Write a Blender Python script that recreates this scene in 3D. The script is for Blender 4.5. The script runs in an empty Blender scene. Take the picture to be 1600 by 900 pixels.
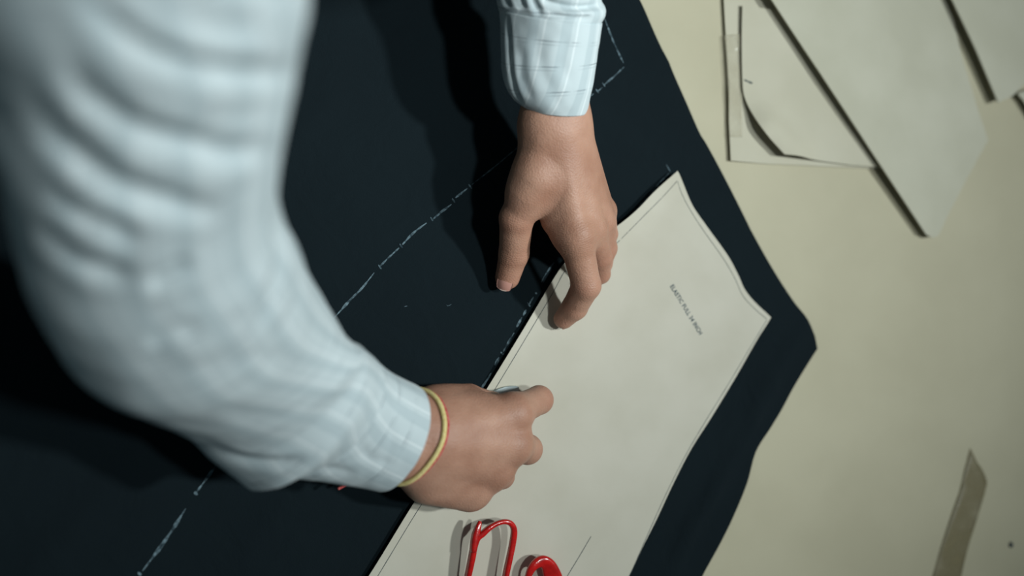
import bpy, bmesh, math, random
import numpy as np
from mathutils import Vector, Matrix, noise
from mathutils.geometry import delaunay_2d_cdt

random.seed(7)
S = bpy.context.scene
COL = S.collection

# ------------------------------------------------------------------ camera
CAM = Vector((-0.30, -0.03, 0.89))
cd = bpy.data.cameras.new('camera')
cam = bpy.data.objects.new('camera', cd)
COL.objects.link(cam)
cam.location = CAM
fw_ = (-CAM).normalized()
rt_ = fw_.cross(Vector((0, 1, 0))).normalized()
up_ = rt_.cross(fw_)
Q = Matrix((rt_, up_, -fw_)).transposed().to_quaternion()
cam.rotation_euler = Q.to_euler()
cd.lens = 35.0
cd.sensor_width = 36.0
cd.clip_start = 0.02
cd.dof.use_dof = True
cd.dof.focus_distance = 0.900
cd.dof.aperture_fstop = 1.55
cd.dof.aperture_blades = 0
S.camera = cam
RM = Q.to_matrix()
FPX = 35.0 / 36.0 * 1600.0


def ray(px, py):
    return RM @ Vector(((px - 800) / FPX, -(py - 450) / FPX, -1.0))


def at(px, py, z=0.0):
    """world point on the horizontal plane z that a reading taken from the photograph falls on"""
    d = ray(px, py)
    return CAM + d * ((z - CAM.z) / d.z)


def at_depth(px, py, dep):
    return CAM + ray(px, py) * dep


def depth_of(p):
    return -((RM.transposed() @ (p - CAM)).z)


def proj(p):
    q = RM.transposed() @ (Vector(p) - CAM)
    return (800 + q.x / -q.z * FPX, 450 - q.y / -q.z * FPX)


# ------------------------------------------------------------------ helpers
def link(name, me, mat=None, parent=None, smooth=True):
    o = bpy.data.objects.new(name, me)
    COL.objects.link(o)
    if mat is not None:
        for m in (mat if isinstance(mat, (list, tuple)) else [mat]):
            me.materials.append(m)
    if smooth:
        for p in me.polygons:
            p.use_smooth = True
    if parent is not None:
        o.parent = parent
    return o


def from_pydata(name, v, f, mat=None, parent=None, smooth=True):
    me = bpy.data.meshes.new(name)
    me.from_pydata([tuple(x) for x in v], [], [tuple(x) for x in f])
    me.update()
    return link(name, me, mat, parent, smooth)


def from_bm(name, bm, mat=None, parent=None, smooth=False):
    me = bpy.data.meshes.new(name)
    bm.to_mesh(me)
    bm.free()
    return link(name, me, mat, parent, smooth)


def tag(o, label, cat, group=None):
    o['label'] = label
    o['category'] = cat
    if group:
        o['group'] = group
    return o


def catmull(pts, n):
    """resample a polyline of tuples as a smooth curve of n points"""
    P = np.array(pts, float)
    d = np.r_[0, np.cumsum(np.linalg.norm(np.diff(P, axis=0), axis=1) ** 0.5 + 1e-9)]
    t = np.linspace(0, d[-1], n)
    m = np.zeros_like(P)
    m[1:-1] = (P[2:] - P[:-2]) / (d[2:] - d[:-2])[:, None]
    m[0] = (P[1] - P[0]) / (d[1] - d[0])
    m[-1] = (P[-1] - P[-2]) / (d[-1] - d[-2])
    i = np.clip(np.searchsorted(d, t, side='right') - 1, 0, len(P) - 2)
    h = (d[i + 1] - d[i])
    u = ((t - d[i]) / h)[:, None]
    h = h[:, None]
    return ((2 * u ** 3 - 3 * u ** 2 + 1) * P[i] + (u ** 3 - 2 * u ** 2 + u) * h * m[i]
            + (-2 * u ** 3 + 3 * u ** 2) * P[i + 1] + (u ** 3 - u ** 2) * h * m[i + 1])


def seg_dist(px, py, poly):
    """vectorised distance from points to a polyline, and parameter 0..1 along it"""
    best = np.full(np.shape(px), 1e9)
    par = np.zeros(np.shape(px))
    n = len(poly) - 1
    for k in range(n):
        (ax, ay), (bx, by) = poly[k], poly[k + 1]
        dx, dy = bx - ax, by - ay
        L = dx * dx + dy * dy + 1e-12
        t = np.clip(((px - ax) * dx + (py - ay) * dy) / L, 0, 1)
        d = np.hypot(px - ax - t * dx, py - ay - t * dy)
        m = d < best
        best = np.where(m, d, best)
        par = np.where(m, (k + t) / n, par)
    return best, par


# ------------------------------------------------------------------ materials
def new_mat(name):
    m = bpy.data.materials.new(name)
    m.use_nodes = True
    nt = m.node_tree
    b = nt.nodes['Principled BSDF']
    return m, nt, b


def N(nt, t, **kw):
    n = nt.nodes.new(t)
    for k, v in kw.items():
        if k in n.inputs:
            n.inputs[k].default_value = v
        else:
            setattr(n, k, v)
    return n


def lin(r, g, b):
    f = lambda c: (c / 255 / 12.92) if c <= 10 else ((c / 255 + 0.055) / 1.055) ** 2.4
    return (f(r), f(g), f(b), 1)


def noisy(name, c1, c2, scale, rough=0.7, bump=0.0, bscale=None, spec=0.3, detail=4, bdist=0.002, coord='Object'):
    m, nt, b = new_mat(name)
    tc = N(nt, 'ShaderNodeTexCoord')
    n = N(nt, 'ShaderNodeTexNoise', Scale=scale, Detail=detail)
    nt.links.new(tc.outputs[coord], n.inputs['Vector'])
    r = N(nt, 'ShaderNodeValToRGB')
    r.color_ramp.elements[0].color = c1
    r.color_ramp.elements[1].color = c2
    r.color_ramp.elements[0].position = 0.35
    r.color_ramp.elements[1].position = 0.65
    nt.links.new(n.outputs['Fac'], r.inputs['Fac'])
    nt.links.new(r.outputs['Color'], b.inputs['Base Color'])
    b.inputs['Roughness'].default_value = rough
    b.inputs['Specular IOR Level'].default_value = spec
    if bump:
        n2 = N(nt, 'ShaderNodeTexNoise', Scale=bscale or scale * 3, Detail=5.0)
        nt.links.new(tc.outputs[coord], n2.inputs['Vector'])
        bp = N(nt, 'ShaderNodeBump', Strength=bump, Distance=bdist)
        nt.links.new(n2.outputs['Fac'], bp.inputs['Height'])
        nt.links.new(bp.outputs['Normal'], b.inputs['Normal'])
    return m


def plain(name, c, rough=0.5, metal=0.0, spec=0.5, coat=0.0):
    m, nt, b = new_mat(name)
    b.inputs['Base Color'].default_value = c
    b.inputs['Roughness'].default_value = rough
    b.inputs['Metallic'].default_value = metal
    b.inputs['Specular IOR Level'].default_value = spec
    b.inputs['Coat Weight'].default_value = coat
    return m


M_board = noisy('table_board', lin(174, 166, 140), lin(181, 173, 147), 9, 0.62, 0.05, 240, 0.35)
M_wood = noisy('table_frame_wood', lin(120, 92, 62), lin(140, 108, 76), 20, 0.6)
M_floor = noisy('floor_concrete', lin(110, 112, 110), lin(130, 131, 128), 5, 0.8, 0.2, 60)
M_wall = noisy('wall_paint', lin(150, 160, 162), lin(158, 167, 169), 4, 0.85)
M_paper = noisy('pattern_card', lin(184, 178, 162), lin(191, 185, 170), 16, 0.72, 0.12, 300, 0.25, bdist=0.0006)
M_card = noisy('brown_card', lin(180, 174, 154), lin(187, 181, 162), 12, 0.7, 0.10, 200, 0.3, bdist=0.0008)
M_card2 = noisy('grey_card', lin(176, 172, 153), lin(184, 180, 162), 12, 0.72, 0.10, 200, 0.3, bdist=0.0008)
M_pencil = plain('pencil_graphite', lin(74, 80, 80), 0.7, 0, 0.2)
M_ink = plain('printed_ink', lin(58, 74, 82), 0.8, 0, 0.1)
M_red = noisy('red_lacquer', lin(168, 12, 9), lin(196, 18, 12), 160, 0.22, 0.25, 420, 0.6, bdist=0.0006)
M_red.node_tree.nodes['Principled BSDF'].inputs['Coat Weight'].default_value = 0.7
M_steel = plain('blade_steel', lin(170, 172, 175), 0.3, 1.0)
M_brass = plain('pivot_steel', lin(120, 120, 122), 0.35, 1.0)
M_tailchalk = noisy('tailor_chalk', lin(196, 208, 208), lin(206, 217, 217), 60, 0.85)
M_hair = noisy('black_hair', lin(18, 15, 14), lin(30, 25, 22), 90, 0.5, 0.5, 200)
M_trouser = noisy('trouser_cloth', lin(38, 42, 50), lin(48, 52, 60), 120, 0.85)
M_shoe = plain('shoe_leather', lin(40, 28, 22), 0.45)
M_yellow = noisy('yellow_thread', lin(212, 192, 124), lin(226, 210, 150), 400, 0.8, 0.5, 900, 0.2)
M_redthread = noisy('red_thread', lin(176, 58, 60), lin(208, 112, 106), 300, 0.8, 0.5, 900, 0.2)
M_nail = plain('fingernail', lin(186, 136, 122), 0.35, 0, 0.5)
M_nailtip = plain('fingernail_edge', lin(198, 172, 158), 0.4, 0, 0.4)


def skin_mat():
    m, nt, b = new_mat('skin')
    tc = N(nt, 'ShaderNodeTexCoord')
    n = N(nt, 'ShaderNodeTexNoise', Scale=34.0, Detail=5.0)
    nt.links.new(tc.outputs['Object'], n.inputs['Vector'])
    r = N(nt, 'ShaderNodeValToRGB')
    r.color_ramp.elements[0].color = lin(160, 116, 95)
    r.color_ramp.elements[1].color = lin(182, 139, 117)
    r.color_ramp.elements[0].position = 0.3
    r.color_ramp.elements[1].position = 0.7
    nt.links.new(n.outputs['Fac'], r.inputs['Fac'])
    # redness over finger joints comes with the skin, kept as a vertex attribute
    at_ = N(nt, 'ShaderNodeAttribute', attribute_name='flush')
    mx = N(nt, 'ShaderNodeMix', data_type='RGBA')
    mx.inputs['B'].default_value = lin(158, 98, 80)
    for s in mx.inputs:
        pass
    nt.links.new(at_.outputs['Fac'], mx.inputs[0])
    nt.links.new(r.outputs['Color'], mx.inputs[6])
    mx.inputs[7].default_value = lin(165, 104, 86)
    nt.links.new(mx.outputs[2], b.inputs['Base Color'])
    b.inputs['Roughness'].default_value = 0.5
    b.inputs['Specular IOR Level'].default_value = 0.35
    b.inputs['Subsurface Weight'].default_value = 0.075
    b.inputs['Subsurface Radius'].default_value = (0.006, 0.0025, 0.0012)
    b.inputs['Subsurface Scale'].default_value = 1.0
    v = N(nt, 'ShaderNodeTexVoronoi', Scale=620.0)
    nt.links.new(tc.outputs['Object'], v.inputs['Vector'])
    n2 = N(nt, 'ShaderNodeTexNoise', Scale=150.0, Detail=4.0)
    nt.links.new(tc.outputs['Object'], n2.inputs['Vector'])
    ad = N(nt, 'ShaderNodeMath', operation='ADD')
    nt.links.new(v.outputs['Distance'], ad.inputs[0])
    nt.links.new(n2.outputs['Fac'], ad.inputs[1])
    # fine cross lines over the finger joints
    wa = N(nt, 'ShaderNodeAttribute', attribute_name='wrinkle')
    wl = N(nt, 'ShaderNodeAttribute', attribute_name='along')
    n3 = N(nt, 'ShaderNodeTexNoise', Scale=110.0, Detail=3.0)
    nt.links.new(tc.outputs['Object'], n3.inputs['Vector'])
    m1 = N(nt, 'ShaderNodeMath', operation='MULTIPLY_ADD')
    nt.links.new(wl.outputs['Fac'], m1.inputs[0])
    m1.inputs[1].default_value = 3000.0
    m2 = N(nt, 'ShaderNodeMath', operation='MULTIPLY')
    nt.links.new(n3.outputs['Fac'], m2.inputs[0])
    m2.inputs[1].default_value = 16.0
    nt.links.new(m2.outputs[0], m1.inputs[2])
    sn = N(nt, 'ShaderNodeMath', operation='SINE')
    nt.links.new(m1.outputs[0], sn.inputs[0])
    m3 = N(nt, 'ShaderNodeMath', operation='MULTIPLY')
    nt.links.new(sn.outputs[0], m3.inputs[0])
    nt.links.new(wa.outputs['Fac'], m3.inputs[1])
    m4 = N(nt, 'ShaderNodeMath', operation='MULTIPLY_ADD')
    nt.links.new(m3.outputs[0], m4.inputs[0])
    m4.inputs[1].default_value = 0.55
    nt.links.new(ad.outputs[0], m4.inputs[2])
    bp = N(nt, 'ShaderNodeBump', Strength=0.35, Distance=0.0007)
    nt.links.new(m4.outputs[0], bp.inputs['Height'])
    nt.links.new(bp.outputs['Normal'], b.inputs['Normal'])
    return m


M_skin = skin_mat()


def cloth_mat():
    m, nt, b = new_mat('black_cotton')
    tc = N(nt, 'ShaderNodeTexCoord')
    n = N(nt, 'ShaderNodeTexNoise', Scale=7.0, Detail=6.0)
    nt.links.new(tc.outputs['Object'], n.inputs['Vector'])
    r = N(nt, 'ShaderNodeValToRGB')
    r.color_ramp.elements[0].color = lin(15, 23, 27)
    r.color_ramp.elements[1].color = lin(20, 30, 34)
    nt.links.new(n.outputs['Fac'], r.inputs['Fac'])
    nt.links.new(r.outputs['Color'], b.inputs['Base Color'])
    b.inputs['Roughness'].default_value = 0.9
    b.inputs['Specular IOR Level'].default_value = 0.075
    b.inputs['Sheen Weight'].default_value = 0.04
    n2 = N(nt, 'ShaderNodeTexNoise', Scale=900.0, Detail=2.0)
    nt.links.new(tc.outputs['Object'], n2.inputs['Vector'])
    n3 = N(nt, 'ShaderNodeTexNoise', Scale=26.0, Detail=5.0, Distortion=1.2)
    nt.links.new(tc.outputs['Object'], n3.inputs['Vector'])
    ad = N(nt, 'ShaderNodeMath', operation='MULTIPLY_ADD')
    nt.links.new(n3.outputs['Fac'], ad.inputs[0])
    ad.inputs[1].default_value = 5.0
    nt.links.new(n2.outputs['Fac'], ad.inputs[2])
    bp = N(nt, 'ShaderNodeBump', Strength=0.35, Distance=0.0012)
    nt.links.new(ad.outputs[0], bp.inputs['Height'])
    nt.links.new(bp.outputs['Normal'], b.inputs['Normal'])
    return m


M_cloth = cloth_mat()


def chalk_mat():
    m, nt, b = new_mat('chalk_dust')
    tc = N(nt, 'ShaderNodeTexCoord')
    n = N(nt, 'ShaderNodeTexNoise', Scale=260.0, Detail=2.0)
    nt.links.new(tc.outputs['Object'], n.inputs['Vector'])
    r = N(nt, 'ShaderNodeValToRGB')
    r.color_ramp.elements[0].color = lin(46, 58, 64)
    r.color_ramp.elements[1].color = lin(112, 132, 140)
    r.color_ramp.elements[0].position = 0.36
    r.color_ramp.elements[1].position = 0.72
    nt.links.new(n.outputs['Fac'], r.inputs['Fac'])
    nt.links.new(r.outputs['Color'], b.inputs['Base Color'])
    b.inputs['Roughness'].default_value = 0.95
    b.inputs['Specular IOR Level'].default_value = 0.05
    return m


M_chalk = chalk_mat()


def shirt_mat():
    m, nt, b = new_mat('white_checked_cotton')
    uv = N(nt, 'ShaderNodeUVMap')
    sep = N(nt, 'ShaderNodeSeparateXYZ')
    nt.links.new(uv.outputs['UV'], sep.inputs[0])

    def lines(sock, period, width, off=0.0):
        a = N(nt, 'ShaderNodeMath', operation='ADD')
        nt.links.new(sock, a.inputs[0])
        a.inputs[1].default_value = off
        d = N(nt, 'ShaderNodeMath', operation='PINGPONG')
        nt.links.new(a.outputs[0], d.inputs[0])
        d.inputs[1].default_value = period / 2
        c = N(nt, 'ShaderNodeMath', operation='LESS_THAN')
        nt.links.new(d.outputs[0], c.inputs[0])
        c.inputs[1].default_value = width / 2
        return c.outputs[0]
    tc = N(nt, 'ShaderNodeTexCoord')
    nn = N(nt, 'ShaderNodeTexNoise', Scale=55.0, Detail=3.0)
    nt.links.new(tc.outputs['Object'], nn.inputs['Vector'])
    th = N(nt, 'ShaderNodeMapRange')
    th.inputs[1].default_value = 0.42
    th.inputs[2].default_value = 0.6
    nt.links.new(nn.outputs['Fac'], th.inputs[0])
    base = lin(190, 200, 202)

    def mixin(prev, fac, col, amt, patchy=False):
        k = N(nt, 'ShaderNodeMath', operation='MULTIPLY')
        nt.links.new(fac, k.inputs[0])
        k.inputs[1].default_value = amt
        f = k.outputs[0]
        if patchy:
            k2 = N(nt, 'ShaderNodeMath', operation='MULTIPLY')
            nt.links.new(f, k2.inputs[0])
            nt.links.new(th.outputs[0], k2.inputs[1])
            f = k2.outputs[0]
        x = N(nt, 'ShaderNodeMix', data_type='RGBA')
        nt.links.new(f, x.inputs[0])
        if isinstance(prev, tuple):
            x.inputs[6].default_value = prev
        else:
            nt.links.new(prev, x.inputs[6])
        x.inputs[7].default_value = col
        return x.outputs[2]
    c = mixin(base, lines(sep.outputs[0], 0.026, 0.0085), lin(174, 186, 189), 0.8)
    c = mixin(c, lines(sep.outputs[0], 0.026, 0.0014, 0.009), lin(234, 238, 238), 0.45)
    c = mixin(c, lines(sep.outputs[1], 0.021, 0.0007, 0.004), lin(88, 98, 106), 0.85, True)
    c = mixin(c, lines(sep.outputs[1], 0.021, 0.0007, 0.0012), lin(140, 150, 154), 0.6, True)
    nt.links.new(c, b.inputs['Base Color'])
    b.inputs['Roughness'].default_value = 0.85
    b.inputs['Specular IOR Level'].default_value = 0.15
    b.inputs['Sheen Weight'].default_value = 0.05
    wv = N(nt, 'ShaderNodeTexNoise', Scale=700.0, Detail=2.0)
    nt.links.new(tc.outputs['Object'], wv.inputs['Vector'])
    bp = N(nt, 'ShaderNodeBump', Strength=0.12, Distance=0.0006)
    nt.links.new(wv.outputs['Fac'], bp.inputs['Height'])
    nt.links.new(bp.outputs['Normal'], b.inputs['Normal'])
    return m


M_shirt = shirt_mat()


def film_mat(name, tint, alpha, rough, var=0.25):
    """clear or amber adhesive film: partly see-through, glossy"""
    m, nt, b = new_mat(name)
    b.inputs['Base Color'].default_value = tint
    b.inputs['Roughness'].default_value = rough
    b.inputs['Specular IOR Level'].default_value = 0.5
    tc = N(nt, 'ShaderNodeTexCoord')
    n = N(nt, 'ShaderNodeTexNoise', Scale=38.0, Detail=3.0)
    nt.links.new(tc.outputs['Object'], n.inputs['Vector'])
    mr = N(nt, 'ShaderNodeMapRange')
    mr.inputs[1].default_value = 0.3
    mr.inputs[2].default_value = 0.7
    mr.inputs[3].default_value = max(0, alpha - var)
    mr.inputs[4].default_value = min(1, alpha + var)
    nt.links.new(n.outputs['Fac'], mr.inputs[0])
    nt.links.new(mr.outputs[0], b.inputs['Alpha'])
    return m


M_tape = film_mat('brown_packing_tape', lin(138, 126, 92), 0.5, 0.34, 0.2)
M_clear = film_mat('clear_tape', lin(204, 196, 172), 0.2, 0.10, 0.15)

# ------------------------------------------------------------------ room and table
def box(bm, x0, x1, y0, y1, z0, z1):
    v = [bm.verts.new(p) for p in ((x0, y0, z0), (x1, y0, z0), (x1, y1, z0), (x0, y1, z0),
                                   (x0, y0, z1), (x1, y0, z1), (x1, y1, z1), (x0, y1, z1))]
    for f in ((3, 2, 1, 0), (4, 5, 6, 7), (0, 1, 5, 4), (1, 2, 6, 5), (2, 3, 7, 6), (3, 0, 4, 7)):
        bm.faces.new([v[i] for i in f])


FLOOR = -0.86


def slab(name, dims, mat, parent=None, bevel=0.0):
    bm = bmesh.new()
    box(bm, *dims)
    if bevel:
        bmesh.ops.bevel(bm, geom=bm.edges[:], offset=bevel, segments=2, affect='EDGES')
    return from_bm(name, bm, mat, parent)


o = slab('floor', (-2.6, 2.6, -2.4, 2.4, FLOOR - 0.1, FLOOR), M_floor); o['kind'] = 'structure'
TX0, TX1, TY0, TY1 = -1.05, 1.05, -0.95, 0.50
table = bpy.data.objects.new('work_table', None)
COL.objects.link(table)
table.location = (0, 0, FLOOR)
tag(table, 'wide cutting table with a pale beige board top under the cloth and papers', 'table')


def tpart(name, dims, mat, bevel=0.0):
    d = list(dims)
    d[4] -= FLOOR
    d[5] -= FLOOR
    return slab(name, d, mat, table, bevel)


tpart('tabletop', (TX0, TX1, TY0, TY1, -0.03, 0.0), M_board, 0.002)
tpart('apron', (TX0 + 0.05, TX1 - 0.05, TY0 + 0.05, TY1 - 0.05, -0.12, -0.0305), M_wood)
for sx in (TX0 + 0.05, TX1 - 0.12):
    for sy in (TY0 + 0.05, TY1 - 0.12):
        tpart('leg', (sx, sx + 0.07, sy, sy + 0.07, FLOOR, -0.1205), M_wood, 0.003)


# ------------------------------------------------------------------ sheets (paper, cloth)
def cdt_sheet(outline, step, zf, thick, extra=None):
    """triangulated sheet with outline (list of xy), z from zf(x,y), real thickness"""
    n = len(outline)
    pts = [Vector((p[0], p[1])) for p in outline]
    xs = [p.x for p in pts]
    ys = [p.y for p in pts]
    ox = np.array(xs)
    oy = np.array(ys)
    gx, gy = np.meshgrid(np.arange(min(xs), max(xs), step), np.arange(min(ys), max(ys), step))
    gx = gx + (np.arange(gx.shape[0]) % 2)[:, None] * step * 0.5
    gx = gx.ravel()
    gy = gy.ravel()
    d, _ = seg_dist(gx, gy, [(x, y) for x, y in zip(xs, ys)] + [(xs[0], ys[0])])
    inside = np.zeros(len(gx), bool)
    j = n - 1
    for i in range(n):
        c = ((oy[i] > gy) != (oy[j] > gy))
        with np.errstate(divide='ignore', invalid='ignore'):
            xi = (ox[j] - ox[i]) * (gy - oy[i]) / (oy[j] - oy[i]) + ox[i]
        inside ^= (c & (gx < xi))
        j = i
    k = inside & (d > step * 0.45)
    pts += [Vector((a, b)) for a, b in zip(gx[k], gy[k])]
    if extra:
        pts += [Vector(e) for e in extra]
    vo, eo, fo, ov, oe, of = delaunay_2d_cdt(pts, [(i, (i + 1) % n) for i in range(n)], [], 1, 1e-7)
    top = [Vector((v.x, v.y, zf(v.x, v.y))) for v in vo]
    cnt = {}
    fs = []
    for f in fo:
        a, b, c = f
        if (top[b] - top[a]).cross(top[c] - top[a]).z < 0:
            f = (a, c, b)
        fs.append(tuple(f))
    for f in fs:
        for a, b in ((f[0], f[1]), (f[1], f[2]), (f[2], f[0])):
            cnt[(a, b)] = 1
    V = top + [v - Vector((0, 0, thick)) for v in top]
    m = len(top)
    F = list(fs) + [(c + m, b + m, a + m) for a, b, c in fs]
    for (a, b) in cnt:
        if (b, a) not in cnt:
            F.append((b, a, a + m, b + m))
    return V, F


def crisp_rim(o):
    """rim faces (quads) meet the flat faces at a sharp edge"""
    me = o.data
    quad = set()
    for p in me.polygons:
        if len(p.vertices) == 4:
            quad.update(tuple(sorted(k)) for k in p.edge_keys)
    a = me.attributes.new('sharp_edge', 'BOOLEAN', 'EDGE')
    a.data.foreach_set('value', [tuple(sorted(e.vertices)) in quad for e in me.edges])
    return o


def px_outline(pts, z, n=None, closed=True):
    P = list(pts)
    out = [at(x, y, z) for x, y in P]
    return [(p.x, p.y) for p in out]


def dens(pts, step):
    out = []
    for k in range(len(pts)):
        a = Vector(pts[k])
        b = Vector(pts[(k + 1) % len(pts)])
        L = (b - a).length
        q = max(1, int(L / step))
        for i in range(q):
            out.append(tuple(a.lerp(b, i / q)))
    return out


def pxsmooth(pts, n):
    return [tuple(p) for p in catmull(pts, n)]


# black cloth ------------------------------------------------------
edge_px = pxsmooth([(925, -140), (962, -70), (1000, 0), (1026, 58), (1046, 100), (1072, 158), (1094, 208), (1104, 224), (1131, 274), (1168, 348),
                    (1174, 360), (1203, 412), (1240, 470), (1262, 498), (1274, 525)], 60) + \
    pxsmooth([(1278, 545), (1262, 570), (1240, 606), (1222, 640), (1205, 668), (1182, 705), (1168, 755), (1146, 808), (1125, 850),
              (1103, 890), (1096, 905), (1075, 960), (1050, 1040)], 50)
edge_xy = px_outline(edge_px, 0.003)
ring = [(-0.99, 0.46)] + [(edge_xy[0][0] - 0.02, 0.46)] + edge_xy + [(edge_xy[-1][0], -0.86), (-0.99, -0.86)]
FOLDS = [  # soft creases in the cloth, table coordinates
    ([at(1000, 355), at(1060, 330), at(1115, 322)], 0.0012, 0.006),
    ([at(1062, 850), at(1110, 770), at(1158, 690), at(1205, 600)], 0.0026, 0.007),
    ([at(1040, 900), at(1092, 800), at(1130, 745)], 0.0020, 0.006),
    ([at(1172, 650), at(1215, 575), at(1250, 520)], 0.0024, 0.007),
    ([at(1125, 690), at(1160, 640), at(1198, 575)], 0.0018, 0.005),
    ([at(60, 880), at(170, 760), at(300, 640)], 0.0018, 0.014),
    ([at(380, 880), at(430, 800), at(520, 760)], 0.0012, 0.012),
    ([at(450, 240), at(480, 190), at(520, 160)], 0.0012, 0.008),
    ([at(930, 180), at(1000, 240), at(1080, 262)], 0.0010, 0.008),
    ([at(960, 130), at(1020, 100), at(1060, 95)], 0.0010, 0.008),
]
FOLDS = [([(p.x, p.y) for p in a], b, c) for a, b, c in FOLDS]


def cloth_z(x, y):
    z = 0.0026 + 0.0006 * noise.noise((x * 9, y * 9, 3.1)) + 0.0003 * noise.noise((x * 30, y * 22, 7.7))
    for poly, amp, w in FOLDS:
        d, _ = seg_dist(np.float64(x), np.float64(y), poly)
        if d < w * 3:
            z += 1.5 * amp * math.exp(-(d / w) ** 2)
    return max(z, 0.0016)


V, F = cdt_sheet(dens(ring, 0.009), 0.009, cloth_z, 0.0012)
cloth = crisp_rim(from_pydata('fabric', V, F, M_cloth))
tag(cloth, 'large black cotton cloth spread over the table with white chalk lines', 'fabric')


def ribbon_pts(pxpts, width_px, z_add, zf, jitter=0.0, n=None, taper=True):
    """thin raised strip lying on a surface along a line"""
    L = sum(math.dist(pxpts[i], pxpts[i + 1]) for i in range(len(pxpts) - 1))
    n = n or max(4, int(L / 4))
    P = catmull(pxpts, n)
    W = [at(x, y, 0.004) for x, y in P]
    wv = width_px / 1650.0
    V, F = [], []
    for i, p in enumerate(W):
        a = W[max(0, i - 1)]
        b = W[min(n - 1, i + 1)]
        t = (b - a)
        t.z = 0
        t.normalize()
        s = Vector((-t.y, t.x, 0))
        w = wv * 0.5 * (1 + jitter * noise.noise((p.x * 180, p.y * 180, 0.5)))
        if taper:
            w *= min(1, 0.35 + 0.65 * i / (n * 0.25 + 1e-9), 0.45 + 0.55 * (n - 1 - i) / (n * 0.15 + 1e-9))
        w = max(w, wv * 0.12)
        for q in (p + s * w, p - s * w):
            V.append(Vector((q.x, q.y, zf(q.x, q.y) + z_add)))
    m = len(V)
    V += [v - Vector((0, 0, z_add * 1.5)) for v in V]
    for i in range(n - 1):
        a = 2 * i
        F.append((a, a + 1, a + 3, a + 2))
        F.append((a + m, a + 2 + m, a + 3 + m, a + 1 + m))
        F.append((a, a + 2, a + 2 + m, a + m))
        F.append((a + 1, a + 1 + m, a + 3 + m, a + 3))
    F.append((0, m, m + 1, 1))
    F.append((2 * n - 2, 2 * n - 1, m + 2 * n - 1, m + 2 * n - 2))
    return V, F


def chalk(strokes):
    V, F = [], []
    for s in strokes:
        v, f = ribbon_pts(s[0], s[1], 0.0005, cloth_z, 0.8)
        k = len(V)
        V += v
        F += [tuple(i + k for i in q) for q in f]
    return from_pydata('chalk_line', V, F, M_chalk, cloth, smooth=False)


def dot(x, y, dx=2.2, dy=3.2, w=2.2):
    return ([(x - dx, y - dy), (x + dx, y + dy)], w)


# long curved construction line, dash by dash
chalk([([(813, 227), (775, 259), (738, 288)], 2.0), dot(735, 291), ([(731, 294), (712, 309)], 2.6), dot(709, 313)])
chalk([([(706, 319), (690, 331), (676, 343)], 3.0), dot(675, 342), ([(667, 348), (646, 364), (629, 382)], 3.2), dot(627, 384)])
chalk([([(624, 387), (608, 402), (595, 415)], 3.0), dot(594, 417)])
chalk([([(585, 426), (566, 450), (548, 468), (523, 496)], 3.2), dot(521, 497)])
chalk([([(338, 727), (322, 749), (308, 768)], 3.4), dot(306, 771, 2.5, 2.5, 5)])
chalk([([(290, 795), (272, 824), (250, 856), (222, 893)], 3.4), dot(218, 897, 2.5, 2.5, 5)])
chalk([([(944, 26), (957, 60), (968, 84), (975, 98)], 2.6)])
chalk([([(976, 104), (962, 117), (945, 132)], 2.8), dot(944, 132), ([(942, 136), (934, 143)], 2.4), dot(934, 142), ([(928, 146), (916, 156)], 2.6)])
# line just outside the pattern's edge
chalk([([(1041, 257), (1048, 268)], 2.4), ([(1046, 270), (1026, 292), (1004, 318), (995, 328)], 2.6), dot(994, 329)])
chalk([([(990, 334), (972, 355), (962, 366)], 2.4), dot(971, 357)])
chalk([([(866, 410), (852, 430), (846, 441)], 2.4), dot(838, 458, 1.2, 1.2, 3), ([(834, 464), (827, 476)], 2.6), dot(827, 476), ([(823, 484), (818, 493)], 3.0)])
chalk([([(816, 496), (808, 511)], 4.0), ([(804, 520), (794, 537), (786, 551)], 3.4), dot(785, 552, 2, 2, 4), ([(781, 558), (774, 571)], 5.0)])
chalk([([(768, 583), (760, 596), (752, 608)], 3.0)])
chalk([([(697, 476), (701, 478), (706, 475)], 1.2)])
chalk([([(632, 479), (637, 478)], 1.0)])


# paper pattern ---------------------------------------------------
top_e = pxsmooth([(1055, 268), (1068, 289), (1083, 322), (1105, 354), (1138, 400), (1155, 432), (1164, 452), (1180, 472), (1206, 496)], 40)
right_e = pxsmooth([(1206, 496), (1184, 530), (1152, 586), (1112, 652), (1080, 702), (1052, 756), (1026, 812), (1004, 856), (983, 902), (940, 985)], 40)
left_e = pxsmooth([(500, 1010), (574, 901), (640, 794), (704, 694), (760, 606), (822, 505), (858, 444), (880, 411), (905, 390), (955, 358), (990, 330), (1020, 299), (1055, 268)], 70)
pat_px = top_e[:-1] + right_e + left_e[:-1]
PZ = 0.0070
pat_xy = px_outline(pat_px, PZ)
left_xy = px_outline(left_e, PZ)
right_xy = px_outline(right_e, PZ)
top_xy = px_outline(top_e, PZ)


def pat_z(x, y):
    x = np.float64(x)
    y = np.float64(y)
    dl, tl = seg_dist(x, y, left_xy)
    dr, _ = seg_dist(x, y, right_xy)
    dt, _ = seg_dist(x, y, top_xy)
    up = 0.0022 + 0.0030 * float(np.clip((tl - 0.55) / 0.25, 0, 1))
    z = PZ + up * math.exp(-(dl / 0.012) ** 2) + 0.0006 * noise.noise((x * 7, y * 7, 1.2)) + 0.0006
    z -= 0.0008 * math.exp(-(dr / 0.006) ** 2) + 0.0008 * math.exp(-(dt / 0.006) ** 2)
    return z


V, F = cdt_sheet(pat_xy, 0.006, pat_z, 0.0006)
MI = [0] * len(F)


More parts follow.
